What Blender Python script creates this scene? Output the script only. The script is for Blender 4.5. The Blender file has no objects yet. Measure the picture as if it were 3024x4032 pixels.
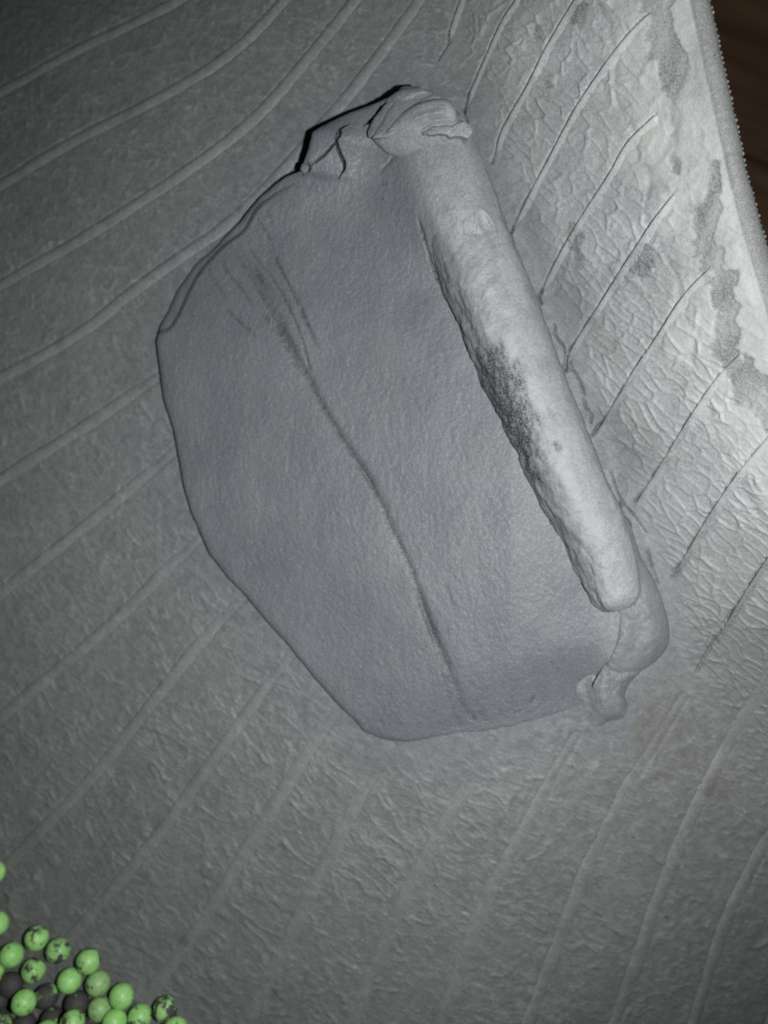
import bpy, math
import numpy as np
from mathutils import Vector, Euler

# ------------------------------------------------------------------ camera, light, exposure
scene = bpy.context.scene
COL = scene.collection
H = 0.20                      # camera height over the crease of the tyre (metres)
FPX = 3242.0                  # focal length in pixels of the 3024 x 4032 frame
cam = bpy.data.cameras.new("camera")
cam.sensor_fit = 'HORIZONTAL'
cam.sensor_width = 4.0
cam.lens = 4.0 * FPX / 3024.0
cam.clip_start = 0.005
cam.clip_end = 20.0
cam.dof.use_dof = True
cam.dof.focus_distance = 0.174
cam.dof.aperture_fstop = 1.5
cam_o = bpy.data.objects.new("camera", cam)
cam_o.location = (0, 0, H)
COL.objects.link(cam_o)
scene.camera = cam_o

world = bpy.data.worlds.new("World")
scene.world = world
world.use_nodes = True
world.node_tree.nodes["Background"].inputs[0].default_value = (0.5, 0.55, 0.6, 1)
world.node_tree.nodes["Background"].inputs[1].default_value = 0.004

fl = bpy.data.lights.new("phone_flash", 'SPOT')      # the phone's flash, beside the lens
fl.energy = 2.42
fl.color = (0.97, 1.0, 1.0)
fl.shadow_soft_size = 0.0022
fl.spot_size = math.radians(156)
fl.spot_blend = 1.0
fl_o = bpy.data.objects.new("phone_flash", fl)
fl_o.location = (0.033, -0.008, H + 0.002)
fl_o.rotation_euler = (Vector((0.018, 0.030, 0.0)) - fl_o.location).to_track_quat('-Z', 'Y').to_euler()
COL.objects.link(fl_o)

vs = scene.view_settings
vs.view_transform = 'Standard'
vs.look = 'None'
vs.exposure = 0.0
vs.gamma = 1.0
scene.cycles.use_denoising = False
scene.cycles.max_bounces = 5

# ------------------------------------------------------------------ numeric helpers
RNG = np.random.default_rng(7)
K = 3024.0 / 1659.0            # sketch units -> photo pixels


def sstep(a, b, x):
    t = np.clip((x - a) / (b - a), 0, 1)
    return t * t * (3 - 2 * t)


_TAB = np.random.default_rng(12345).random(1 << 20).astype(np.float32)


def _hash(ix, iy, seed):
    return _TAB[(ix * 1031 + iy * 7919 * 13 + seed * 40503) & 0xFFFFF]


def vnoise(x, y, seed=0):
    x, y = np.broadcast_arrays(x, y)
    ix, iy = np.floor(x).astype(np.int32), np.floor(y).astype(np.int32)
    fx, fy = (x - ix).astype(np.float32), (y - iy).astype(np.float32)
    fx = fx * fx * fx * (fx * (fx * 6 - 15) + 10)
    fy = fy * fy * fy * (fy * (fy * 6 - 15) + 10)
    a = _hash(ix, iy, seed); b = _hash(ix + 1, iy, seed)
    c = _hash(ix, iy + 1, seed); d = _hash(ix + 1, iy + 1, seed)
    return (a + (b - a) * fx) * (1 - fy) + (c + (d - c) * fx) * fy - 0.5


def fbm(x, y, seed=0, octv=4):
    s = 0; a = 1.0; f = 1.0
    for k in range(octv):
        s = s + a * vnoise(x * f + 13.7 * k, y * f - 7.1 * k, seed + k)
        a *= 0.5; f *= 2.03
    return s


def voro(x, y, seed=0, jit=0.9):
    """F2 - F1 of jittered cells (0 on a cell's border) and a random value per cell"""
    ix, iy = np.floor(x).astype(np.int32), np.floor(y).astype(np.int32)
    f1 = np.full(x.shape, 9.0); f2 = np.full(x.shape, 9.0); cid = np.zeros(x.shape)
    for dx in (-1, 0, 1):
        for dy in (-1, 0, 1):
            cx, cy = ix + dx, iy + dy
            px = cx + 0.5 + jit * (_hash(cx, cy, seed) - 0.5)
            py = cy + 0.5 + jit * (_hash(cx, cy, seed + 91) - 0.5)
            d = np.hypot(px - x, py - y)
            near = d < f1
            f2 = np.where(near, f1, np.minimum(f2, d))
            cid = np.where(near, _hash(cx, cy, seed + 17), cid)
            f1 = np.where(near, d, f1)
    return f2 - f1, cid


def smooth_poly(pts, n):
    """Catmull-Rom through pts, n points spaced evenly by length"""
    P = np.array(pts, float)
    E = np.vstack([2 * P[0] - P[1], P, 2 * P[-1] - P[-2]])
    out = []
    for i in range(1, len(E) - 2):
        t = np.linspace(0, 1, 24, endpoint=False)[:, None]
        p0, p1, p2, p3 = E[i - 1], E[i], E[i + 1], E[i + 2]
        out.append(0.5 * (2 * p1 + (p2 - p0) * t + (2 * p0 - 5 * p1 + 4 * p2 - p3) * t ** 2 + (3 * p1 - p0 - 3 * p2 + p3) * t ** 3))
    out.append(P[-1:])
    Q = np.vstack(out)
    L = np.concatenate([[0], np.cumsum(np.linalg.norm(np.diff(Q, axis=0), axis=1))])
    s = np.linspace(0, L[-1], n)
    return np.stack([np.interp(s, L, Q[:, k]) for k in range(Q.shape[1])], 1)


def seg_dist(X, Y, poly, reach):
    """distance, side (+ = right of travel) and fraction along for points near a polyline"""
    poly = np.asarray(poly, float)
    D = np.full(X.shape, 1e6); S = np.zeros(X.shape); T = np.zeros(X.shape)
    lo, hi = poly.min(0) - reach, poly.max(0) + reach
    sel = np.nonzero((X > lo[0]) & (X < hi[0]) & (Y > lo[1]) & (Y < hi[1]))
    if len(sel[0]) == 0:
        return D, S, T
    x, y = X[sel], Y[sel]
    d = np.full(x.shape, 1e6); sd = np.zeros(x.shape); tt = np.zeros(x.shape)
    seg = np.linalg.norm(np.diff(poly, axis=0), axis=1)
    cum = np.concatenate([[0], np.cumsum(seg)])
    for i in range(len(poly) - 1):
        a, b = poly[i], poly[i + 1]
        ab = b - a; l2 = max(ab @ ab, 1e-12)
        t = np.clip(((x - a[0]) * ab[0] + (y - a[1]) * ab[1]) / l2, 0, 1)
        ex, ey = x - a[0] - t * ab[0], y - a[1] - t * ab[1]
        q = np.hypot(ex, ey)
        m = q < d
        d = np.where(m, q, d)
        sd = np.where(m, np.sign(ab[0] * ey - ab[1] * ex), sd)
        tt = np.where(m, (cum[i] + t * seg[i]) / cum[-1], tt)
    D[sel], S[sel], T[sel] = d, sd, tt
    return D, S, T


# ------------------------------------------------------------------ base shape of the tyre's inside
# the crease between the tread's inside (left) and the sidewall (right), as x over y
_cr = np.array([(955, -300), (985, -100), (1020, 150), (1070, 300), (1140, 480), (1207, 650), (1274, 820), (1343, 980), (1410, 1130),
                (1475, 1290), (1545, 1450), (1625, 1640), (1725, 1850), (1850, 2100), (2020, 2420), (2200, 2800)], float)
_cx = (_cr[:, 0] * K - 1512) / FPX * H
_cy = -(_cr[:, 1] * K - 2016) / FPX * H
_o = np.argsort(_cy)
_cx, _cy = _cx[_o], _cy[_o]
_yy = np.linspace(-0.25, 0.25, 400)
_xx = np.interp(_yy, _cy, _cx)
_kk = np.exp(-np.linspace(-2, 2, 31) ** 2); _kk /= _kk.sum()
_xx = np.convolve(np.pad(_xx, 15, mode='reflect', reflect_type='odd'), _kk, 'valid')
_ys = np.array([-0.25, -0.13, -0.095, -0.06, -0.02, 0.02, 0.14, 0.25])
_sl = np.array([0.05, 0.10, 0.25, 0.58, 1.12, 1.40, 1.45, 1.45])
_sw = np.array([0.030, 0.022, 0.014, 0.007, 0.003, 0.0022, 0.002, 0.002])


def crease_d(x, y):
    return (x - np.interp(y, _yy, _xx)) * 0.9


def z0(x, y):
    d = crease_d(x, y)
    s = np.interp(y, _ys, _sw)
    soft = s * np.logaddexp(0, d / s)
    z = np.interp(y, _ys, _sl) * soft / (1 + 2.2 * soft)
    z = z + 0.16 * np.minimum(x - 0.03, 0.0)
    w = np.maximum(0, (-x + y) / 1.4142 - 0.055)
    z = z - 1.5 * w * w
    w3 = np.clip((x - y) / 1.4142 - 0.050, 0, 0.16)
    return z - 2.0 * w3 * w3


def hit(p, lift=0.0):
    """point of the tyre's inside (raised by lift) at sketch coordinates p (N x 2)"""
    p = np.asarray(p, float)
    ax = (p[..., 0] * K - 1512) / FPX
    ay = -(p[..., 1] * K - 2016) / FPX
    z = np.zeros(ax.shape)
    for _ in range(18):
        zn = z0(ax * (H - z), ay * (H - z)) + lift
        z = 0.3 * z + 0.7 * zn
    return np.stack([ax * (H - z), ay * (H - z), z], -1)


def to_p(x, y, z):
    return (x / (H - z) * FPX + 1512) / K, (-y / (H - z) * FPX + 2016) / K


def normal0(P):
    e = 2e-4
    gx = (z0(P[..., 0] + e, P[..., 1]) - z0(P[..., 0] - e, P[..., 1])) / (2 * e)
    gy = (z0(P[..., 0], P[..., 1] + e) - z0(P[..., 0], P[..., 1] - e)) / (2 * e)
    n = np.stack([-gx, -gy, np.ones_like(gx)], -1)
    return n / np.linalg.norm(n, axis=-1, keepdims=True)


# ------------------------------------------------------------------ blender helpers
def grid_mesh(name, V, mat, parent, attrs=None, close_u=False, flip=False):
    """V: rows x cols x 3 world points -> one smooth quad mesh, local to the parent"""
    r, c, _ = V.shape
    off = np.array(parent.location) if parent else np.zeros(3)
    idx = np.arange(r * c).reshape(r, c)
    if close_u:
        idx = np.concatenate([idx, idx[:, :1]], 1)
    q = np.stack([idx[:-1, :-1], idx[1:, :-1], idx[1:, 1:], idx[:-1, 1:]], -1).reshape(-1, 4)
    if flip:
        q = q[:, ::-1]
    me = bpy.data.meshes.new(name)
    me.vertices.add(r * c)
    me.vertices.foreach_set("co", (V.reshape(-1, 3) - off).astype(np.float32).ravel())
    me.loops.add(q.size)
    me.loops.foreach_set("vertex_index", q.astype(np.int32).ravel())
    me.polygons.add(len(q))
    me.polygons.foreach_set("loop_start", np.arange(0, q.size, 4, dtype=np.int32))
    me.polygons.foreach_set("use_smooth", np.ones(len(q), dtype=bool))
    for k, a in (attrs or {}).items():
        at = me.attributes.new(k, 'FLOAT', 'POINT')
        at.data.foreach_set("value", np.asarray(a, np.float32).ravel())
    me.update(calc_edges=True)
    me.validate()
    me.materials.append(mat)
    o = bpy.data.objects.new(name, me)
    COL.objects.link(o)
    o.parent = parent
    return o


def empty(name, loc):
    o = bpy.data.objects.new(name, None)
    o.location = loc
    o.empty_display_size = 0.01
    COL.objects.link(o)
    return o


def tag(o, label=None, cat=None, group=None, kind=None):
    if label: o["label"] = label
    if cat: o["category"] = cat
    if group: o["group"] = group
    if kind: o["kind"] = kind
    return o


# ------------------------------------------------------------------ materials
class NT:
    def __init__(self, name):
        self.m = bpy.data.materials.new(name)
        self.m.use_nodes = True
        self.t = self.m.node_tree
        self.b = self.t.nodes["Principled BSDF"]
        self.co = self.n('ShaderNodeTexCoord').outputs['Object']

    def n(self, kind, **kw):
        n = self.t.nodes.new(kind)
        for k, v in kw.items():
            if k.startswith('i_'):
                n.inputs[k[2:].replace('_', ' ')].default_value = v
            else:
                setattr(n, k, v)
        return n

    def l(self, a, b):
        self.t.links.new(a, b)

    def noise(self, scale, detail=3, rough=0.55, dist=0.0):
        n = self.n('ShaderNodeTexNoise', i_Scale=scale, i_Detail=detail, i_Roughness=rough, i_Distortion=dist)
        self.l(self.co, n.inputs['Vector'])
        return n.outputs['Fac']

    def ramp(self, fac, a, b, lo=0.0, hi=1.0):
        n = self.n('ShaderNodeMapRange', interpolation_type='SMOOTHSTEP')
        self.l(fac, n.inputs['Value'])
        for i, v in zip((1, 2, 3, 4), (a, b, lo, hi)):
            n.inputs[i].default_value = v
        return n.outputs[0]

    def math(self, op, a, b):
        n = self.n('ShaderNodeMath', operation=op)
        for i, v in enumerate((a, b)):
            if isinstance(v, (int, float)): n.inputs[i].default_value = v
            else: self.l(v, n.inputs[i])
        return n.outputs[0]

    def mix(self, fac, a, b):
        n = self.n('ShaderNodeMix', data_type='RGBA')
        if isinstance(fac, (int, float)): n.inputs[0].default_value = fac
        else: self.l(fac, n.inputs[0])
        for i, v in ((6, a), (7, b)):
            if isinstance(v, tuple): n.inputs[i].default_value = (*v, 1)
            else: self.l(v, n.inputs[i])
        return n.outputs[2]

    def attr(self, name, kind='GEOMETRY'):
        n = self.n('ShaderNodeAttribute', attribute_name=name, attribute_type=kind)
        return n.outputs['Fac']

    def bump(self, h, strength, dist, prev=None):
        n = self.n('ShaderNodeBump', i_Strength=strength, i_Distance=dist)
        self.l(h, n.inputs['Height'])
        if prev is not None: self.l(prev, n.inputs['Normal'])
        return n.outputs[0]


def rubber(name, base, dusty, dark=(0.012, 0.012, 0.013), rough=0.55, grain=1.0, spec=0.45, sparkle=0.18):
    """old dusty rubber: attributes dust (pale powder, light painted on raised veins), dark (rubbed bare, dirt, cracks, shade painted into creases and splits), brown (dirt), chalk (dried pale crud)"""
    g = NT(name)
    big = g.noise(60, 4)
    fine = g.noise(1500, 3, 0.7)
    speck = g.noise(2600, 2, 0.6)
    c = g.mix(g.ramp(big, 0.3, 0.7, 0, 0.55), base, tuple(v * 0.82 for v in base))
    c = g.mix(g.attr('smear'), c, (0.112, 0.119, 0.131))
    d = g.math('MULTIPLY', g.attr('dust'), g.ramp(fine, 0.25, 0.62, 0.55, 1.0))
    c = g.mix(d, c, dusty)
    ch = g.math('MULTIPLY', g.attr('chalk'), g.ramp(g.noise(420, 4, 0.65), 0.25, 0.6, 0.55, 1.0))
    c = g.mix(ch, c, (0.455, 0.45, 0.435))
    c = g.mix(g.math('MULTIPLY', g.attr('brown'), g.ramp(fine, 0.3, 0.7, 0.2, 0.9)), c, (0.10, 0.075, 0.055))
    dk = g.math('MULTIPLY', g.attr('dark'), g.ramp(speck, 0.28, 0.6, 1.0, 0.45))
    c = g.mix(dk, c, dark)
    c = g.mix(g.ramp(speck, 0.52, 0.75, 0, sparkle), c, tuple(min(v * 1.7, 0.6) for v in dusty))
    g.l(c, g.b.inputs['Base Color'])
    g.l(g.ramp(fine, 0.3, 0.7, rough - 0.10, rough + 0.12), g.b.inputs['Roughness'])
    g.b.inputs['Specular IOR Level'].default_value = spec
    n1 = g.bump(g.noise(700, 4, 0.7), 0.5 * grain, 0.00035)
    n2 = g.bump(g.noise(2400, 3, 0.7), 0.6 * grain, 0.00012, n1)
    g.l(n2, g.b.inputs['Normal'])
    return g.m


M_LINER = rubber("dusty_liner_rubber", (0.134, 0.139, 0.136), (0.385, 0.39, 0.39))
M_PATCH = rubber("grey_patch_rubber", (0.119, 0.1265, 0.138), (0.300, 0.306, 0.314), rough=0.52, grain=1.0, sparkle=0.22)
M_ROLL = M_PATCH

# ------------------------------------------------------------------ sketch of what lies on the tyre's inside
LEFT_RIBS = [
    [(-260, 330), (-120, 258), (0, 196), (110, 138), (223, 79), (377, 5), (500, -80), (600, -160)],
    [(-260, 530), (-120, 462), (0, 397), (198, 283), (347, 208), (496, 119), (610, 0), (700, -110), (760, -200)],
    [(-260, 760), (-120, 684), (0, 615), (174, 516), (397, 372), (546, 258), (660, 130), (764, 0), (850, -120), (900, -200)],
    [(-260, 960), (-120, 880), (0, 815), (174, 719), (278, 632), (422, 531), (521, 461), (645, 327), (735, 225), (823, 114), (905, 0), (970, -110)],
    [(-260, 1190), (-120, 1112), (0, 1035), (190, 916), (352, 806)],
    [(-260, 1480), (-120, 1375), (0, 1281), (190, 1130), (369, 980), (384, 966)],
    [(-260, 1770), (-120, 1655), (24, 1531), (238, 1349), (341, 1246), (437, 1154), (444, 1146)],
    [(-200, 2085), (-90, 1980), (50, 1833), (198, 1680), (318, 1530), (437, 1381), (532, 1281), (540, 1272)],
    [(-60, 2275), (60, 2135), (164, 2012), (297, 1858), (421, 1694), (535, 1536), (628, 1412), (640, 1398)],
    [(120, 2420), (240, 2262), (337, 2126), (421, 2017), (521, 1853), (645, 1655), (709, 1561), (735, 1525)],
    [(400, 2420), (495, 2270), (585, 2107), (658, 1950), (728, 1815), (790, 1699), (845, 1612)],
    [(640, 2450), (700, 2330), (761, 2198), (833, 2029), (900, 1884), (972, 1764), (1030, 1655), (1060, 1600)],
    [(850, 2450), (905, 2325), (960, 2192), (1014, 2029), (1080, 1884), (1141, 1782), (1195, 1674), (1245, 1590)],
    [(1050, 2450), (1100, 2320), (1153, 2174), (1213, 2023), (1267, 1872), (1321, 1776), (1358, 1692), (1420, 1600), (1475, 1508)],
    [(1230, 2450), (1285, 2325), (1340, 2180), (1400, 1999), (1448, 1872), (1484, 1782), (1527, 1692), (1590, 1580), (1659, 1465), (1760, 1320)],
    [(1400, 2450), (1450, 2340), (1503, 2198), (1563, 1999), (1617, 1890), (1659, 1812), (1740, 1680), (1840, 1530)],
    [(1580, 2430), (1650, 2250), (1720, 2050), (1790, 1920), (1870, 1790)],
]
LEFT_RIBS = [[(2.6 * r[0][0] - 1.6 * r[1][0], 2.6 * r[0][1] - 1.6 * r[1][1])] + r for r in LEFT_RIBS]   # run on beyond the close-up
SIDE_RIBS = [
    [(968, 92), (972, 60), (994, 0), (1030, -90), (1080, -190)],
    [(1004, 240), (1014, 197), (1024, 175), (1077, 57), (1112, 0), (1170, -100), (1220, -190)],
    [(1063, 350), (1084, 280), (1143, 171), (1178, 101), (1239, 0), (1300, -95), (1350, -180)],
    [(1106, 499), (1121, 460), (1178, 350), (1239, 236), (1296, 149), (1353, 74), (1405, 22)],
    [(1169, 635), (1182, 595), (1239, 490), (1309, 381), (1353, 306), (1420, 240)],
    [(1224, 795), (1232, 753), (1292, 657), (1353, 560), (1410, 473), (1460, 409)],
    [(1281, 941), (1306, 901), (1367, 800), (1417, 725), (1475, 636), (1535, 574)],
    [(1367, 1093), (1428, 997), (1493, 892), (1549, 811), (1602, 758)],
    [(1455, 1237), (1529, 1113), (1594, 1017), (1659, 940), (1730, 860)],
    [(1545, 1382), (1609, 1275), (1659, 1200), (1740, 1085), (1830, 970)],
]

# ------------------------------------------------------------------ the tyre
B0 = hit(np.array([[700.0, 1000.0]]))[0]
tyre = tag(empty("tyre", tuple(B0)), "inside of a worn rubber tyre, grey dusty liner with slanting ribs and pale bead edge", "tyre")

# bead edge: where the sidewall ends, as x over y (solved so that it runs as seen)
_by = np.array([-1700, -900, -400, -200, 0, 300, 600, 850, 1050, 1400, 2000, 3000, 4032, 4700, 5600], float)
_bx = np.array([2340, 2545, 2672, 2722, 2770, 2836, 2902, 2962, 3020, 3130, 3360, 3900, 4700, 5400, 6300], float)
bp = np.stack([_bx - 62, _by], 1) / K
bq = smooth_poly(bp, 300)
bw = hit(bq)
_o = np.argsort(bw[:, 1])
bead_y, bead_x = bw[_o, 1], bw[_o, 0]

NR, NC = 1120 + 60, 830 + 30
ys = np.concatenate([np.linspace(0.245, 0.184, 30), np.linspace(0.182, -0.166, NR - 60), np.linspace(-0.168, -0.235, 30)])   # coarser outside the close-up
xb = np.interp(ys, bead_y, bead_x)
u = np.linspace(0, 1, NC - 30)
u = u + 0.30 * (u - u * u)                 # finer columns on the near, sharp side
u = np.concatenate([np.linspace(-0.42, -0.012, 30), u])
xl = -0.150
X = xl + (xb[:, None] - xl) * u[None, :]
Y = np.repeat(ys[:, None], NC, 1)
Z = z0(X, Y)
PX, PY = to_p(X, Y, Z)
N = normal0(np.stack([X, Y, Z], -1))
D = crease_d(X, Y)
side = sstep(0.001, 0.006, D)
dbead = (xb[:, None] - X)                  # metres left of the bead edge

# chart that follows the surface: along and across the ribs
slope = np.interp(Y, _ys, _sl) * sstep(-0.002, 0.004, D)
A = X + (np.sqrt(1 + slope ** 2) - 1) * np.maximum(D, 0)
ang = math.radians(52)
U = A * math.cos(ang) + Y * math.sin(ang)      # along the ribs
W = -A * math.sin(ang) + Y * math.cos(ang)     # across the ribs
wx = fbm(U * 120, W * 120, 3, 3) * 0.0022
wy = fbm(U * 120 + 50, W * 120, 4, 3) * 0.0022
# vein network: long cells lying across the ribs
e1, c1 = voro((U + 0.7 * wx) / 0.0026, (W + wy) / 0.0074, 11)
e2, c2 = voro((U + wx * 0.7 + (W + wy) * 0.35) / 0.0030, (W + wy * 0.7 - U * 0.25) / 0.0095, 29)
e3, c3 = voro((U + wy) / 0.0024, (W + wx) / 0.0034, 41)
v1 = 1 - sstep(0.0, 0.22, e1)
v2 = 1 - sstep(0.0, 0.16, e2)
v3 = 1 - sstep(0.0, 0.25, e3)
pres = sstep(-0.15, 0.25, fbm(X * 90, Y * 90, 5, 3))
pres2 = sstep(-0.1, 0.3, fbm(X * 70 + 9, Y * 70, 15, 3))
side_w = sstep(-0.004, 0.002, D) * sstep(-0.085, -0.055, Y + 0.6 * D)
low = sstep(-0.03, -0.07, Y)


def fibre(deg, ln_, wd, seed):
    """short raised strokes lying at an angle to the ribs"""
    a = math.radians(deg)
    p_, q_ = U * math.cos(a) + W * math.sin(a), -U * math.sin(a) + W * math.cos(a)
    q_ = q_ + 0.0010 * vnoise(p_ / 0.004, q_ / 0.004, seed + 5)
    n = vnoise(p_ / ln_, q_ / wd, seed)
    return (1 - sstep(0.0, 0.09, np.abs(n))) * sstep(-0.05, 0.2, vnoise(p_ / (ln_ * 0.8), q_ / (wd * 2.5), seed + 9))


f1, f2, f3 = fibre(70, 0.006, 0.0012, 140), fibre(112, 0.005, 0.0011, 150), fibre(92, 0.007, 0.0013, 160)
mott = fbm(X * 700, Y * 700, 170, 3)
floor_rel = 0.035 * v1 + 0.05 * v2 * pres + 0.10 * f1 + 0.09 * f2 + 0.09 * f3 + 0.05 * mott + 0.17 * low * fibre(92, 0.009, 0.0030, 180) + 0.15 * low * fibre(66, 0.008, 0.0028, 190) + 0.10 * low * fibre(118, 0.007, 0.0026, 200)
# on the sidewall: puffed scales whose borders step on one side, plus raised ribs of cells
tilt = (c1 - 0.5)
cellstep = sstep(0.02, 0.30, e1)
lowside = sstep(0.06, -0.02, Y)
side_rel = (0.13 + 0.06 * lowside) * (1 - sstep(0.03, 0.19, e1)) * (0.65 + 0.55 * pres) + (0.12 + 0.05 * lowside) * (1 - sstep(0.02, 0.15, e2)) * (0.3 + 0.7 * pres2) + 0.10 * tilt * cellstep + 0.06 * f1 * pres2 + 0.06 * f3 + 0.04 * mott
rel = (1.6 * floor_rel * (1 - side_w) + 2.0 * side_rel * side_w) * 1e-3
rel *= 1 - sstep(0.012, 0.004, dbead) * 0.7
# smooth collar round the patch, where the liner is stretched flat
OUT = [(1010, 262), (985, 225), (905, 185), (870, 189), (840, 210), (760, 240), (675, 285), (665, 325), (648, 370), (610, 385), (560, 430), (522, 475),
       (470, 530), (425, 570), (385, 625), (365, 670), (345, 705), (338, 735), (345, 800), (352, 860), (375, 930), (388, 1000), (398, 1060),
       (415, 1110), (437, 1160), (455, 1200), (490, 1245), (530, 1285), (570, 1335), (620, 1390), (660, 1440), (710, 1500), (750, 1540),
       (772, 1560), (785, 1580), (820, 1596), (880, 1603), (940, 1594), (1030, 1583), (1100, 1572), (1160, 1557), (1215, 1540), (1265, 1520)]
OUT2 = OUT + [(1340, 1560), (1360, 1480), (1440, 1420), (1450, 1370), (1410, 1250), (1330, 1070), (1230, 830), (1110, 520), (1040, 340), OUT[0]]
do, so, to_ = seg_dist(PX, PY, OUT2, 160)
coll = sstep(5, 90, do + 60 * fbm(X * 80, Y * 80, 8, 2))
coll = np.maximum(coll, sstep(-0.003, 0.002, D) * sstep(-0.07, -0.04, Y))
rel *= 0.25 + 0.75 * coll
# broad unevenness
broad = 0.00045 * fbm(X * 45, Y * 45, 21, 3)
rel += 0.00009 * fbm(X * 420, Y * 420, 22, 3)

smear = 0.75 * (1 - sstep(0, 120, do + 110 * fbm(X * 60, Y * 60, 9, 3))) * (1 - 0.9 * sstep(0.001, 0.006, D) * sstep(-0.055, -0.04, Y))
dark = np.zeros_like(X); brown = np.zeros_like(X); chalk = np.zeros_like(X)
dust = 0.10 + 0.80 * sstep(-0.004, 0.008, D + 0.005 * fbm(X * 60, Y * 60, 31, 3)) * sstep(-0.045, 0.005, Y + 0.01 * fbm(X * 50, Y * 50, 32, 2))
dust *= 0.85 + 0.35 * fbm(X * 130, Y * 130, 33, 4)
dust += (0.05 * v2 * pres + 0.13 * f1 + 0.13 * f2 + 0.12 * f3 + 0.16 * mott) * (1 - side_w)  # light caught on raised veins and strokes, painted in as paler colour
for r in LEFT_RIBS:
    d, s, t = seg_dist(PX, PY, smooth_poly(r, 30), 16)
    rel *= 1 - 0.8 * np.where(d < 15.9, np.exp(-(d / 9) ** 2), 0)
    rel -= 0.00022 * np.where(d < 15.9, np.exp(-((d - 9.5) / 3) ** 2), 0)
for r in SIDE_RIBS:
    d, s, t = seg_dist(PX, PY, smooth_poly([(x + 9, y + 7) for x, y in r], 30), 20)
    rel *= 1 - 0.85 * np.where(d < 19.9, np.exp(-(d / 10) ** 2), 0)

# thin cracks beside the sidewall ribs, jagged towards their lower ends
for k, r in enumerate(SIDE_RIBS):
    q = smooth_poly(r, 40)
    jag = np.zeros_like(q)
    jag[:, 0] = (RNG.random(40) - 0.5) * 3.2
    jag[:, 1] = (RNG.random(40) - 0.5) * 3.2
    jag *= np.linspace(1.3, 0.4, 40)[:, None]
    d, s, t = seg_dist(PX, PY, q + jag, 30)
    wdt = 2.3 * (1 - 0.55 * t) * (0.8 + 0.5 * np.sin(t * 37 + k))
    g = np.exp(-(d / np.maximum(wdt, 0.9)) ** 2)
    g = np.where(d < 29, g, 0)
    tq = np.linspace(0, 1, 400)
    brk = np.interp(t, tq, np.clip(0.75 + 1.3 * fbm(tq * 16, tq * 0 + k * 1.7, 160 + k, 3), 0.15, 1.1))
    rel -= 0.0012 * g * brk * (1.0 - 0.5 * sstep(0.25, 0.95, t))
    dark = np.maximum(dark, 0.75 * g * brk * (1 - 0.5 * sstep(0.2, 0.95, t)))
    # dirt lying along the foot of the rib
    dd = np.where(s > 0, d, 99)
    seg = sstep(-0.1, 0.2, np.interp(t, tq, fbm(tq * 9 + k * 3.3, tq * 0, 60 + k, 3)) + 0.12 - 0.25 * t)
    if k >= 5:
        dark = np.maximum(dark, 0.75 * np.exp(-((dd - 8) / 6.5) ** 2) * seg * sstep(0.62, 0.45, t) * (d < 29))
CRACKS = [
    ([(1008, 262), (1003, 245), (1010, 222), (1013, 205), (1010, 200), (1017, 197)], 1.8),
    ([(990, 262), (1004, 262)], 1.6),
    ([(1216, 800), (1222, 770), (1216, 745), (1200, 725), (1198, 700)], 1.5),
    ([(1262, 862), (1266, 880), (1278, 895), (1276, 912)], 1.2),
    ([(1336, 1100), (1341, 1085), (1338, 1108), (1350, 1120), (1362, 1136)], 2.4),
    ([(1505, 1452), (1516, 1430), (1528, 1408), (1545, 1385)], 1.4),
    ([(1541, 1372), (1550, 1390)], 1.2),
    ([(1110, 490), (1104, 505), (1108, 520)], 1.6),
    ([(1171, 625), (1164, 640), (1170, 655)], 1.8),
    ([(1222, 800), (1228, 770)], 2.0),
    ([(945, 130), (960, 105), (968, 92)], 1.2),
    ([(1262, 850), (1250, 820), (1232, 790)], 1.3),
    ([(1320, 1020), (1340, 1075), (1368, 1110), (1395, 1150)], 1.0),
    ([(1400, 1190), (1412, 1230), (1424, 1262)], 1.0),
]
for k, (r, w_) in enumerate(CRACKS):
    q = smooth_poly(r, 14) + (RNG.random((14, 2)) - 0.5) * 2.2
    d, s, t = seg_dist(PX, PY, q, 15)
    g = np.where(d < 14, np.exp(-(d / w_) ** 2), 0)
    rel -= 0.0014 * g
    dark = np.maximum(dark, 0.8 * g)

def box(sx, sy, r):
    return np.nonzero((np.abs(PX - sx) < r) & (np.abs(PY - sy) < r))


# smudges where the powder is rubbed away, with their own outlines
for (sx, sy, rx, ry, am) in [(1245, 520, 17, 33, .75), (1252, 560, 10, 22, .7), (1388, 566, 27, 34, .7), (1250, 25, 22, 28, .7), (1165, 70, 9, 16, .5), (1182, 195, 9, 20, .4),
                             (1530, 1010, 6, 5, .7), (1300, 350, 9, 22, .25), (1135, 985, 3, 3, .3), (1290, 905, 14, 26, .45), (1300, 985, 14, 40, .4), (1345, 1060, 10, 40, .5),
                             (1262, 875, 12, 35, .5), (1395, 1215, 18, 50, .35), (195, 240, 5, 5, .8), (526, 1981, 5, 5, .8), (396, 2034, 9, 9, .5),
                             (1440, 1980, 4, 4, .6), (1370, 1805, 4, 4, .7)]:
    b = box(sx, sy, 2.6 * max(rx, ry) + 25)
    q = np.hypot((PX[b] - sx) / rx, (PY[b] - sy) / ry) + 0.8 * fbm(PX[b] / 22, PY[b] / 22, int(sx), 4)
    dark[b] = np.maximum(dark[b], 1.1 * am * (1 - sstep(0.85, 1.1, q)) * (0.75 + 0.7 * fbm(PX[b] / 6, PY[b] / 6, int(sy), 3)))
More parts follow.
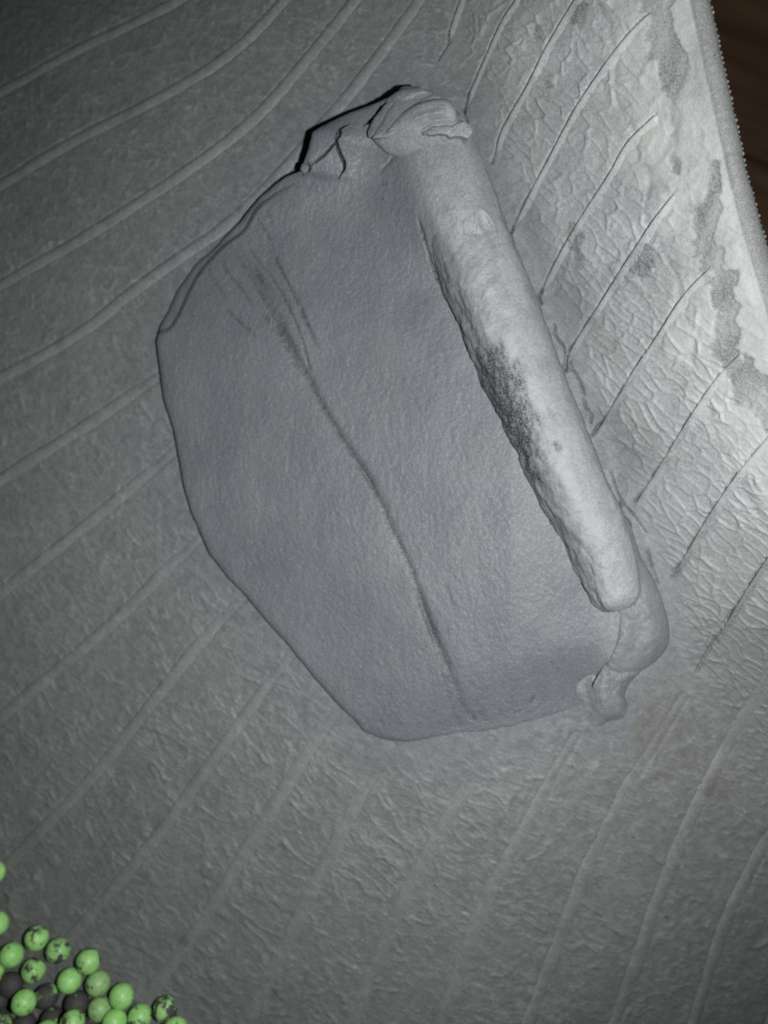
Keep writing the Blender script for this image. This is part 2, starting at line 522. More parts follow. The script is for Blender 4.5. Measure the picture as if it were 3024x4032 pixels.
for (sx, sy, rx, ry, am) in [(1420, 1590, 60, 70, .55), (1560, 1690, 30, 40, .5), (1470, 1640, 40, 40, .4), (1430, 1530, 40, 60, .4), (1262, 1000, 12, 50, .3)]:
    b = box(sx, sy, 2.6 * max(rx, ry) + 25)
    q = np.hypot((PX[b] - sx) / rx, (PY[b] - sy) / ry) + 1.6 * fbm(PX[b] / 30, PY[b] / 30, int(sy), 4)
    brown[b] = np.maximum(brown[b], 0.8 * am * (1 - sstep(0.3, 1.1, q)))
for (sx, sy) in [(1157, 155), (1300, 193), (1250, 1345)]:
    b = box(sx, sy, 60)
    q = np.hypot((PX[b] - sx) / 12, (PY[b] - sy) / 14) + 0.8 * fbm(PX[b] / 14, PY[b] / 14, int(sy), 3)
    chalk[b] = np.maximum(chalk[b], .5 * (1 - sstep(0.4, 1.0, q)))
brown = np.maximum(brown, 0.18 * sstep(0.0, 0.12, -X - 0.02 + 0.06 * fbm(X * 25, Y * 25, 71, 3)) * sstep(0.0, 0.09, -Y))

# the bead zone: dried pale crud with bluish bare patches, running along the edge
tb = dbead * 2.0 + 0.0030 * fbm(X * 110, Y * 55, 80, 4)
ed = sstep(0.0225, 0.0205, tb + 0.020 * fbm(Y * 55, X * 30, 82, 4) - 0.004 * sstep(0.02, -0.06, Y))
chalk = np.maximum(chalk, 0.65 * ed * (0.8 + 0.8 * fbm(X * 200, Y * 90, 92, 4)))
pale = sstep(0.10, 0.24, fbm(X * 75, Y * 75, 84, 4) + 0.42 * sstep(0.035, 0.018, tb) - 0.1) * sstep(-0.06, 0.0, Y)
chalk = np.maximum(chalk, 0.62 * pale * (0.8 + 0.8 * fbm(X * 200, Y * 200, 93, 3)) * sstep(0.040, 0.016, tb))
tb2 = tb + 0.006 * fbm(Y * 90, X * 60, 87, 3) + 0.004 * fbm(Y * 380, X * 300, 97, 4)
blu = sstep(0.0042, 0.0050, tb2) * sstep(0.0140, 0.0122, tb2)
blu *= sstep(-0.10, 0.05, fbm(X * 120, Y * 38, 86, 4) + 0.10 + 0.12 * sstep(0.04, 0.08, Y))
blu = np.maximum(blu, 0.6 * sstep(0.0012, 0.002, np.abs(tb - 0.0215 - 0.004 * fbm(Y * 70, X * 0 + 3, 88, 2))) * 0)
dark = np.maximum(dark, 0.52 * blu * np.clip(0.7 + 1.2 * fbm(X * 260, Y * 90, 94, 3), 0, 1.2))
chalk *= 1 - 0.8 * blu
rel -= 0.00030 * blu
rel += 0.00020 * ed * sstep(-0.1, 0.2, fbm(X * 160, Y * 160, 89, 3))
# line where the liner ends below the bead
ln = np.exp(-((dbead - 0.0112 - 0.0030 * fbm(Y * 80, X * 0 + 1.5, 90, 4)) / 0.0005) ** 2)
rel -= 0.0002 * ln
dark = np.maximum(dark, 0.16 * ln * sstep(-0.02, 0.0, Y))

rel = (rel + broad) * (sstep(0.0, 0.0015, dbead) * 0.999 + 0.001)
V = np.stack([X, Y, Z], -1) + N * rel[..., None]

# over the bead's lip and down its outer side
n_l = 14
th = np.linspace(0, math.radians(165), n_l + 1)[1:]
R_l = 0.0027
edge = V[:, -1, :]
nE = N[:, -1, :]
tan = V[:, -1, :] - V[:, -8, :]
tan /= np.linalg.norm(tan, axis=1, keepdims=True)
lip = []
for a in th:
    lip.append(edge - nE * R_l + nE * R_l * math.cos(a) + tan * R_l * math.sin(a))
last = lip[-1]
dn = -np.stack([np.ones(NR) * 0.25, np.zeros(NR), np.ones(NR)], -1)
for q in (0.004, 0.010, 0.02, 0.035, 0.05):
    lip.append(last + dn * q)
lip = np.stack(lip, 1)
V = np.concatenate([V, lip], 1)
nl = lip.shape[1]


def ext(a, v):
    e = np.repeat(a[:, -1:], nl, 1)
    if v is not None:
        e = e * 0 + v
    return np.concatenate([a, e], 1)


liner = grid_mesh("inner_liner", V, M_LINER, tyre,
                  dict(dust=ext(np.clip(dust, 0, 1), 0.35), dark=ext(np.clip(dark, 0, 1), 0.38), brown=ext(np.clip(brown, 0, 1), 0.1), chalk=ext(np.clip(chalk, 0, 1), 0.12), smear=ext(smear, 0.0)),
                  flip=False)


def field_at(P, F):
    """value of a liner field at world points"""
    r = np.clip(np.interp(-P[:, 1], -ys, np.arange(NR)), 0, NR - 1).astype(int)
    xb_ = np.interp(P[:, 1], bead_y, bead_x)
    uu = np.clip((P[:, 0] - xl) / (xb_ - xl), u[0], 1)
    c = np.clip(np.interp(uu, u, np.arange(NC)), 0, NC - 1).astype(int)
    return F[r, c]


def rib(pts, width, height, prof, fade=(0.0, 0.0), seed=0, step=3.0, straight=True):
    L = np.linalg.norm(np.diff(np.array(pts, float), axis=0), axis=1).sum()
    n = int(L / step)
    q = smooth_poly(pts, n)
    m_ = min(int(150 / step), n // 4)
    kq = np.exp(-np.linspace(-2, 2, 2 * m_ + 1) ** 2); kq /= kq.sum()
    if straight:
        q = np.stack([np.convolve(np.pad(q[:, j], m_, mode='reflect', reflect_type='odd'), kq, 'valid') for j in (0, 1)], 1)
    t = np.linspace(0, 1, n)
    q = q + 0.4 * np.stack([fbm(t * L / 90, t * 0 + seed, 100, 2), fbm(t * L / 60, t * 0 + seed, 101, 2)], 1)
    P = hit(q)
    Nn = normal0(P)
    P = P + Nn * field_at(P, broad)[:, None]
    T = np.gradient(P, axis=0); T /= np.linalg.norm(T, axis=1, keepdims=True)
    S = np.cross(T, Nn)                       # to the right of travel
    S /= np.linalg.norm(S, axis=1, keepdims=True)
    f = np.ones(n)
    if fade[0] > 0: f *= sstep(0, fade[0], t)
    if fade[1] > 0: f *= sstep(0, fade[1], 1 - t)
    f *= 1 + 0.35 * fbm(t * L / 60, t * 0 + seed + 5, 102, 3)
    wv = width * (1 + 0.18 * fbm(t * L / 80, t * 0 + seed + 9, 103, 2))
    rows = []
    for (a, h) in prof:
        rows.append(P + S * (a * wv)[:, None] + Nn * (h * height * np.clip(f, 0, 2) + (h - 1) * 0.00012 - (1 - f) * 0.0002 - (h <= 0) * 0.0006)[:, None])
    G = np.stack(rows, 1)
    fl = G.reshape(-1, 3)
    at = {k: field_at(fl, F) for k, F in (('dust', dust), ('dark', dark * 0.7), ('brown', brown), ('chalk', chalk), ('smear', smear))}
    at['dust'] = np.clip(at['dust'] + 0.07, 0, 1)
    return grid_mesh("rib", G, M_LINER, tyre, at, flip=True)


ROUND = [(-0.60, -0.05), (-0.47, 0.15), (-0.36, 0.55), (-0.24, 0.88), (-0.05, 1.0), (0.15, 0.88), (0.34, 0.55), (0.54, 0.2), (0.78, -0.02)]
STEP = [(-0.02, -0.3), (0.0, 0.15), (0.06, 0.8), (0.16, 1.0), (0.32, 0.9), (0.5, 0.6), (0.7, 0.3), (0.9, 0.08), (1.05, -0.05)]
for k, r in enumerate(LEFT_RIBS):
    fd = (0.0, 0.08) if k < 4 else (0.0, 0.16 if k < 10 else 0.24)
    if k in (13, 14, 15, 16): fd = (0.0, 0.35)
    rib(r, 0.0034 if k < 9 else 0.0041, 0.00034 if k < 9 else 0.00038, ROUND, fd, seed=k * 7.3)
for k, r in enumerate(SIDE_RIBS):
    rr = [(x + 1.0, y + 1.2) for x, y in r]
    rib(rr, 0.0022, 0.00045, STEP, (0.10, 0.04), seed=k * 5.1 + 60, step=2.0, straight=False)

# toothed seam of tiny rubber nibs along the outer edge of the bead (too small to pick apart)
Vn, Fn = [], []
yq = np.arange(0.165, -0.02, -0.00105)
ei = np.clip(np.interp(-yq, -ys, np.arange(NR)), 0, NR - 1).astype(int)
for j, i in enumerate(ei):
    c = lip[i, 9] + (lip[i, 4] - lip[i, 9]) * (0.02 + 0.05 * RNG.random())
    r = 0.00034 * (0.5 + 0.9 * RNG.random())
    b = len(Vn)
    for (a, h) in ((0, -1), (0, -0.2), (0, 0.5), (0, 1)):
        pass
    for lat in (-0.6, 0.1, 0.75):
        for m in range(6):
            an = m * math.pi / 3
            rr_ = r * math.sqrt(max(0.05, 1 - lat * lat))
            Vn.append(c + np.array([lat * r * 1.0, rr_ * math.cos(an), rr_ * math.sin(an)]) - B0)
    Vn.append(c + np.array([r * 1.1, 0, 0]) - B0)
    for ring in range(2):
        for m in range(6):
            Fn.append((b + ring * 6 + m, b + ring * 6 + (m + 1) % 6, b + ring * 6 + 6 + (m + 1) % 6, b + ring * 6 + 6 + m))
    for m in range(6):
        Fn.append((b + 12 + m, b + 12 + (m + 1) % 6, b + 18))
me = bpy.data.meshes.new("toothed_seam")
me.from_pydata([tuple(v) for v in Vn], [], Fn)
me.polygons.foreach_set("use_smooth", np.ones(len(me.polygons), dtype=bool))
at = me.attributes.new('chalk', 'FLOAT', 'POINT'); at.data.foreach_set("value", np.full(len(Vn), 0.10, np.float32))
me.materials.append(M_LINER)
o = bpy.data.objects.new("toothed_seam", me); COL.objects.link(o); o.parent = tyre
tag(o, kind="stuff")

# ------------------------------------------------------------------ the rubber patch with its rolled edge
PB = hit(np.array([[760.0, 1000.0]]))[0]
patch = tag(empty("rubber_patch", tuple(PB)), "smooth grey rubber patch on the liner, right edge rolled into a thick tube", "rubber patch")

LK = [(905, 187, 0.0), (870, 190, .018), (840, 211, .038), (800, 227, .06), (760, 241, .082), (715, 262, .107), (675, 285, .13), (667, 322, .145), (650, 368, .163), (612, 384, .18), (560, 428, .215),
      (522, 474, .25), (470, 530, .285), (425, 570, .31), (385, 625, .335), (365, 670, .35), (345, 705, .362), (338, 735, .375), (345, 800, .40), (352, 860, .425),
      (375, 930, .452), (388, 1000, .48), (398, 1060, .505), (415, 1110, .528), (437, 1160, .55), (455, 1200, .57), (490, 1245, .595), (530, 1285, .615), (570, 1335, .64),
      (620, 1390, .668), (660, 1440, .695), (710, 1500, .73), (750, 1540, .757), (772, 1560, .773), (785, 1580, .787), (820, 1596, .805), (880, 1603, .83), (940, 1594, .852),
      (1030, 1583, .88), (1100, 1572, .905), (1160, 1557, .93), (1215, 1540, .955), (1250, 1528, .978), (1275, 1508, 1.0)]
RK = [(1006, 262, 0.0), (1026, 310, .05), (1058, 390, .13), (1080, 465, .2), (1075, 540, .25), (1070, 615, .31), (1080, 685, .37), (1135, 830, .48), (1198, 970, .57), (1245, 1075, .65),
      (1290, 1160, .73), (1318, 1230, .8), (1334, 1290, .85), (1341, 1331, .885), (1334, 1395, .93), (1315, 1432, .96), (1290, 1452, .98), (1282, 1478, 1.0)]
LK, RK = np.array(LK), np.array(RK)
NT_, NS = 760, 400
t = np.linspace(0, 1, NT_)
t = 0.5 * t + 0.5 * t ** 1.8
Lc = np.stack([np.interp(t, LK[:, 2], LK[:, k]) for k in (0, 1)], 1)
Rc = np.stack([np.interp(t, RK[:, 2], RK[:, k]) for k in (0, 1)], 1)
ker = np.exp(-np.linspace(-2, 2, 9) ** 2); ker /= ker.sum()
ker2 = np.exp(-np.linspace(-2, 2, 61) ** 2); ker2 /= ker2.sum()


def sm(c, k):
    h = len(k) // 2
    return np.stack([np.convolve(np.pad(c[:, j], h, mode='reflect', reflect_type='odd'), k, 'valid') for j in (0, 1)], 1)


Lc = sm(Lc, ker) + np.stack([1.6 * fbm(t * 55, t * 0, 200, 3), 1.6 * fbm(t * 55, t * 0 + 9, 201, 3)], 1)
Rc = sm(Rc, ker2)
# the roll's axis: it grows out of the sheet at its upper end
RC = [(925, 262, 62, 3.5), (940, 305, 74, 4.8), (962, 365, 82, 5.8), (989, 450, 86, 6.0), (1015, 530, 87, 6.0), (1046, 605, 89, 6.0), (1078, 685, 89, 6.0), (1106, 757, 87, 6.0), (1135, 830, 84, 6.0), (1167, 900, 82, 6.0),
      (1198, 970, 80, 6.0), (1240, 1070, 77, 6.0), (1285, 1155, 72, 5.9), (1312, 1225, 63, 5.9), (1329, 1280, 55, 5.9), (1336, 1308, 50, 5.9)]   # x, y, radius (sketch units), height of the axis (mm)
rc = smooth_poly(RC, 420)
s = np.linspace(0, 1, NS)
s = s * (0.55 + 0.45 * s)                      # finer near the free edge
G = Lc[:, None, :] + (Rc - Lc)[:, None, :] * s[None, :, None]
GX, GY = G[..., 0], G[..., 1]
wid = np.linalg.norm(Rc - Lc, axis=1)[:, None]
din = wid * s[None, :]                         # rough distance from the free edge, sketch units
e_t = np.interp(t, [0, .03, .06, .10, .13, .15, .163, .18, .25, .29, .335, .37, .5, .76, .80, .85, .9, 1.0],
                [12.5, 13.0, 9.0, 9.0, 11.0, 10.5, 8.5, 5.2, 4.2, 2.4, 2.2, 3.0, 2.8, 2.2, 1.2, .3, .12, .10])
ke = np.exp(-np.linspace(-2, 2, 31) ** 2); ke /= ke.sum()
e_t = np.convolve(np.pad(e_t, 15, mode='edge'), ke, 'valid')[:, None] * 1e-3
body = np.interp(t, [0, .2, .5, .8, .9, 1], [1.5, 3.0, 3.2, 3.0, 3.0, 4.0])[:, None] * 1e-3
kf = np.exp(-np.linspace(-2, 2, 161) ** 2); kf /= kf.sum()
e_f = np.convolve(np.pad(e_t[:, 0], 80, mode='edge'), kf, 'valid')[:, None]
e_t = e_f + (e_t - e_f) * np.exp(-(din / 70) ** 2)
lift = e_t + (body - 0.4 * e_t) * sstep(0, 320, din) + 0.0022 * sstep(0.45, 1.0, s)[None, :] * np.interp(t, [0, .15, .3, .8, 1], [0.0, 0.6, 1.2, 1.0, 2.2])[:, None]
# where the roll starts it swells out of the sheet without a gap
lift = lift - 0.55 * np.maximum(e_t - 0.003, 0) * sstep(0.1, 0.6, s)[None, :]
da, _sd, ta = seg_dist(GX, GY, rc[::6, :2], 260)
rad_ = np.interp(ta, np.linspace(0, 1, 420), rc[:, 2])
hc_ = np.interp(ta, np.linspace(0, 1, 420), rc[:, 3]) * 1e-3
un = np.minimum(da, 259) / rad_
cap_ = np.where(un < 0.80, np.sqrt(np.maximum(1 - un ** 2, 0.01)), 0.6 - (un - 0.80) * 0.75)
ht_ = 0.0015 + hc_ + cap_ * rad_ * K / FPX * 0.19 * np.interp(ta, [0, .10, .32, 1], [.55, .60, .86, .88]) + 0.0004
wz = sstep(0.34, 0.19, t[:, None] + 0.02 * fbm(GX / 120, GY / 120, 244, 2))
kx = 0.0020
smx = kx * np.logaddexp(lift / kx, ht_ / kx)
lift = lift + (smx - lift) * wz * sstep(255, 140, da)
lift = lift - 0.0006 * np.exp(-din / 5.0)      # rounded edge
# the lower ply that shows along the upper left edge
inner = [(735, 385), (700, 345), (672, 362), (640, 395), (590, 425), (556, 452), (527, 500), (486, 531), (440, 580), (412, 625), (393, 668), (368, 710), (342, 718)]
d, sd, tt = seg_dist(GX, GY, smooth_poly(inner, 60), 120)
outside = (sd > 0) & (d < 119) & (tt > 0.18) & (tt < 0.999)
stepw = np.where(outside, sstep(0, 5, d), 0) * sstep(.18, .4, tt) * (t < .372)[:, None]
lift = lift - 0.0009 * stepw
pdark = np.where((d < 12), np.exp(-(d / 2.6) ** 2) * 0.55, 0) * sstep(.15, .4, tt) * (t < .372)[:, None]
lift = lift - 0.0004 * pdark
rl = 0.00032 * fbm(GX / 150, GY / 150, 210, 3) + 0.00008 * fbm(GX / 12, GY / 26, 211, 3) + 0.00009 * fbm(GX / 4, GY / 7, 212, 2)


def z1(a, b): return ((500 + a / 1.106) / 1.823, (200 + b / 1.106) / 1.823)


LINES = [  # polyline, width, depth (mm), darkness (fold shade and dirt painted in)
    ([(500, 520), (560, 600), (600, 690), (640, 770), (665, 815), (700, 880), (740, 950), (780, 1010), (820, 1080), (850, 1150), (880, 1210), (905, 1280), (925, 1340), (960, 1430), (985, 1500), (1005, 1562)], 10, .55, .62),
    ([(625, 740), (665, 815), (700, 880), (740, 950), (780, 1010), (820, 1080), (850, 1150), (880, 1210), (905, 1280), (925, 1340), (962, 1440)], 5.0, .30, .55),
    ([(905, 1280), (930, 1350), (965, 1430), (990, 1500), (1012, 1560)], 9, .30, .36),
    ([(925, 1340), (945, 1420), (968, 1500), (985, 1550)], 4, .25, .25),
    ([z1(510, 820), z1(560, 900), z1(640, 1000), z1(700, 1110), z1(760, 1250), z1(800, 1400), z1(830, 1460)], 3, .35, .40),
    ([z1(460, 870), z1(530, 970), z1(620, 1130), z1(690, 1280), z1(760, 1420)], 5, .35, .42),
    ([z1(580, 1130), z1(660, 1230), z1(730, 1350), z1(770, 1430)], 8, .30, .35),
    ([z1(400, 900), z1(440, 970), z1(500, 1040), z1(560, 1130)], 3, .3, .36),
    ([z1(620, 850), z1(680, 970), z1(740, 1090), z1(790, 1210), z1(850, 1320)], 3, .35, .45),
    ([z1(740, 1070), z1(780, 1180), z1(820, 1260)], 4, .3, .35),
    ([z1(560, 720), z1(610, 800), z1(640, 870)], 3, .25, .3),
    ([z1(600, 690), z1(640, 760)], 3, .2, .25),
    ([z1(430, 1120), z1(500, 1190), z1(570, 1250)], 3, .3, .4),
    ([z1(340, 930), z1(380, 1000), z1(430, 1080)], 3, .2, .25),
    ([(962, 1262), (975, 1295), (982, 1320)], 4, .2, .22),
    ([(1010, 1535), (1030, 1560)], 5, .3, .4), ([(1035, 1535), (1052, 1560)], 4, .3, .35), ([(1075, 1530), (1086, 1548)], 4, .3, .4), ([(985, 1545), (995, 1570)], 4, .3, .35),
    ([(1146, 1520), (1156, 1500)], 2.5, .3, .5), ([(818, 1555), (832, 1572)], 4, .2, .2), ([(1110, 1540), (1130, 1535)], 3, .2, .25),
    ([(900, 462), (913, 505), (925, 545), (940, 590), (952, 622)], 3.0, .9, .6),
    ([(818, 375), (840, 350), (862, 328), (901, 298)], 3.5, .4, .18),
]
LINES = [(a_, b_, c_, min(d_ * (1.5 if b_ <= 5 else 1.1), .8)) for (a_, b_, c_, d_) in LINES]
CUTS = [  # real splits, edges apart
    ([(757, 266), (734, 280), (727, 304), (731, 322), (743, 352), (743, 366), (730, 387)], 2.0, 2.4),
    ([(727, 304), (714, 320), (702, 333), (690, 343), (672, 357)], 1.7, 2.0),
    ([(735, 279), (729, 300)], 2.6, 2.4),
    ([(836, 212), (824, 232), (809, 253), (796, 265), (785, 273)], 2.6, 2.6),
    ([(660, 350), (666, 356), (670, 364), (664, 372), (655, 374)], 1.5, 1.6),
]
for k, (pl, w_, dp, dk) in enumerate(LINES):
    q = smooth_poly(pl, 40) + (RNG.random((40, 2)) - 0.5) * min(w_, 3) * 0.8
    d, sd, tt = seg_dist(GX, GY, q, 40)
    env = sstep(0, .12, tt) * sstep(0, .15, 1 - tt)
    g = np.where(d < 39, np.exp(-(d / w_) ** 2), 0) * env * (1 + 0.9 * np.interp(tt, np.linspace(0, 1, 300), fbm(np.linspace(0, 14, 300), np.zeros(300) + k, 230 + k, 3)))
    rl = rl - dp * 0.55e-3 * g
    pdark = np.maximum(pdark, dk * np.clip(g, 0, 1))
# shallow oval dent where the roll begins
ca, sa = math.cos(math.radians(66)), math.sin(math.radians(66))
al, ac = ((GX - 1052) * ca + (GY - 492) * sa) / 34, (-(GX - 1052) * sa + (GY - 492) * ca) / 13
qd = np.hypot(al, ac)
rl = rl - 0.0007 * np.exp(-(qd / 0.85) ** 4) + 0.00035 * np.exp(-((qd - 1.25) / 0.3) ** 2) * sstep(0.4, -0.8, al)
cut = np.zeros_like(GX)
for k, (pl, w_, dp) in enumerate(CUTS):
    q = smooth_poly(pl, 30) + (RNG.random((30, 2)) - 0.5) * 1.2
    d, sd, tt = seg_dist(GX, GY, q, 20)
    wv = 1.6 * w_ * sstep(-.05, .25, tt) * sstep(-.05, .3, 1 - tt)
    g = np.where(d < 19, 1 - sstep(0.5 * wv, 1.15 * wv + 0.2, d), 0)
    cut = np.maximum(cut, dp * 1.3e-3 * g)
    pdark = np.maximum(pdark, 1.0 * g)  # splits painted black in place of the shade inside them
rl = rl - cut
for (sx, sy, rx, ry, am) in [(826, 398, 4, 9, .5), (834, 396, 3, 8, .5), (828, 432, 3, 6, .5), (632, 400, 4, 5, .3), (1005, 1072, 6, 6, .6), (612, 480, 3, 5, .3), (1165, 1405, 4, 4, .4),
                             (1205, 1445, 5, 5, .35), (1192, 1430, 3, 3, .4), (985, 1555, 7, 5, .4), (905, 1562, 5, 4, .35), (865, 1560, 5, 4, .3), (840, 1565, 4, 4, .3), (985, 1400, 3, 3, .2)]:
    b = np.nonzero((np.abs(GX - sx) < 30) & (np.abs(GY - sy) < 30))
    q = np.hypot((GX[b] - sx) / rx, (GY[b] - sy) / ry) + 0.8 * fbm(GX[b] / 5, GY[b] / 5, int(sx), 2)
    pdark[b] = np.maximum(pdark[b], am * (1 - sstep(0.5, 1.2, q)))
pdust = 0.10 + 0.45 * sstep(-150, 40, GX - np.interp(GY, RK[:, 1], RK[:, 0]) + 60 * fbm(GX / 90, GY / 90, 240, 3)) + 0.25 * fbm(GX / 60, GY / 110, 241, 4)
pdust *= 1 - 0.6 * sstep(1400, 1580, GY)
pdust = pdust * 0.55
pdust = pdust + (np.clip(0.35 + 0.60 * sstep(0.98, 0.55, un) * (0.75 + 0.5 * fbm(GX / 30, GY / 30, 243, 4)), 0, 1) - pdust) * wz * sstep(1.25, 0.75, un)
TOP = hit(G, lift + rl)
# rim: down the cut edge and back underneath
th_e = np.minimum(0.0011, lift[:, 0] + 0.0006)[:, None]
und = []
for (ss, dz) in ((0.0, 0.25), (0.0, 0.75), (0.003, 1.0), (0.008, 1.0), (0.015, 1.0), (0.025, 1.0)):
    j = int(np.searchsorted(s, ss))
    und.append(TOP[:, j, :] - np.concatenate([np.zeros((NT_, 2)), th_e * dz], 1))
U_ = np.stack(und[::-1], 1)
SV = np.concatenate([U_, TOP], 1)


def pre(a, n=6): return np.concatenate([np.repeat(a[:, :1], n, 1), a], 1)


zer = np.zeros_like(GX)
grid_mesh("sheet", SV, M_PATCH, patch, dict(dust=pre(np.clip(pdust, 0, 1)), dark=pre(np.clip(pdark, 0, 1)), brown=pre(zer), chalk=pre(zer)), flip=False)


def sheet_lift(p):
    """height of the sheet over the liner near a sketch point"""
    k = np.argmin((GX - p[0]) ** 2 + (GY - p[1]) ** 2)
    return lift.ravel()[k]


# the roll: a tapering tube laid along the sheet's right edge
base = hit(rc[:, :2], 0.006)
rw = rc[:, 2] * K / FPX * (H - base[:, 2])
slf = np.array([sheet_lift(p) for p in rc[::20, :2]])
slf = np.interp(np.arange(420), np.arange(0, 420, 20), slf)
kr = np.exp(-np.linspace(-2, 2, 81) ** 2); kr /= kr.sum()
slf = np.convolve(np.pad(slf, 40, mode='edge'), kr, 'valid')
Cn = hit(rc[:, :2], rc[:, 3] * 1e-3)
Cn = np.stack([np.convolve(np.pad(Cn[:, j], 40, mode='reflect', reflect_type='odd'), kr, 'valid') for j in range(3)], 1)
rw = rc[:, 2] * K / FPX * (H - Cn[:, 2])
T = np.gradient(Cn, axis=0); T /= np.linalg.norm(T, axis=1, keepdims=True)
upv = np.tile(np.array([0.0, 0.0, 1.0]), (420, 1))
Sx = np.cross(T, upv); Sx /= np.linalg.norm(Sx, axis=1, keepdims=True)    # points to the left of the picture? checked below
Up = np.cross(Sx, T)
if Sx[200, 0] < 0:
    Sx = -Sx
NA = 150
an = np.linspace(0, 2 * math.pi, NA, endpoint=False)
f = np.linspace(0, 1, 420)
FF, AA = np.meshgrid(f, an, indexing='ij')
LN = FF * 0.105
arc = AA * rw.mean()
arcn = np.sin(AA / 2) * 0.02                       # seamless chart round the tube
cx_, sx_ = np.cos(AA) * 0.0075, np.sin(AA) * 0.0075
rr = 0.00045 * fbm(LN * 90, cx_ * 90 + 5 + sx_ * 60, 300, 3) + 0.00024 * fbm(LN * 450 + cx_ * 200, sx_ * 500, 301, 3) + 0.00012 * fbm(LN * 1300, (cx_ + 2 * sx_) * 900, 302, 3)
# crinkles on the side turned to the sheet, along the tube
leftness = sstep(0.15, 0.95, -np.cos(AA)) * sstep(-0.35, 0.25, np.sin(AA)) * sstep(0.16, 0.36, FF)
rr += leftness * 0.00090 * fbm(LN * 260, AA * 5.5, 303, 4) * sstep(.12, .3, FF)
# soft dent and swelling near the upper third
dimp = np.exp(-(((FF - 0.215) / 0.035) ** 2 + ((AA - 1.15) / 0.22) ** 2))
ring = np.exp(-(((FF - 0.20) / 0.045) ** 2 + ((AA - 1.0) / 0.45) ** 2))
rr -= 0.0004 * dimp
# rubbed dark place
q = np.hypot((FF - 0.575) / 0.19, (AA - 2.42) / 0.95) + 0.55 * fbm(LN * 240, AA * 3.0, 305, 4)
rub = 1 - sstep(0.25, 1.05, q)
rub2 = np.clip(rub * (0.72 + 0.8 * fbm(LN * 900, AA * 14, 306, 3)), 0, 1)
rr += rub * 0.00040 * fbm(LN * 700, AA * 15, 307, 3)
prof = rw[:, None] + rr
endf = np.ones(420)
nk = 14
xx = np.linspace(0, 1, nk)
endf[-nk:] = np.sqrt(1 - (xx ** 3.0) * 0.45)
prof = prof * endf[:, None]
flf = np.interp(FF, [0, .10, .32, 1], [.55, .60, .86, .88])
flat = 1 - (1 - flf) * sstep(0, 0.35, np.sin(AA))
TV = Cn[:, None, :] + Sx[:, None, :] * (prof * np.cos(AA))[..., None] + Up[:, None, :] * (prof * np.sin(AA) * flat)[..., None]
# closed round end
cap = []
for j, w_ in enumerate((0.90, 0.72, 0.45, 0.15, 0.01)):
    off = T[-1] * 0.0011 * (1 - w_ ** 2) ** 0.5
    cap.append(TV[-1].mean(0) + (TV[-1] - TV[-1].mean(0)) * w_ + off)
TV = np.concatenate([TV, np.stack(cap, 0)], 0)
rdust = np.clip(0.35 + 0.75 * sstep(0.2, 0.85, np.sin(AA)) * sstep(-.9, -.3, np.cos(AA)) * (0.75 + 0.7 * fbm(LN * 200, AA * 4, 310, 4)) + 0.2 * sstep(.8, 1, FF) - 0.15 * leftness, 0, 1)


def post(a): return np.concatenate([a, np.repeat(a[-1:], 5, 0)], 0)


zr = np.zeros_like(FF)
rdark = np.maximum(np.clip(rub2 * 1.9, 0, 1), 0.22 * leftness * sstep(0.1, 0.4, fbm(LN * 300, AA * 5, 311, 4)) * sstep(.15, .3, FF))
roll = grid_mesh("roll", TV, M_ROLL, patch, dict(dust=post(rdust), dark=post(rdark), brown=post(zr), chalk=post(zr)), close_u=True, flip=False)
tag(roll, "thick rolled tube with a rough black rubbed streak")


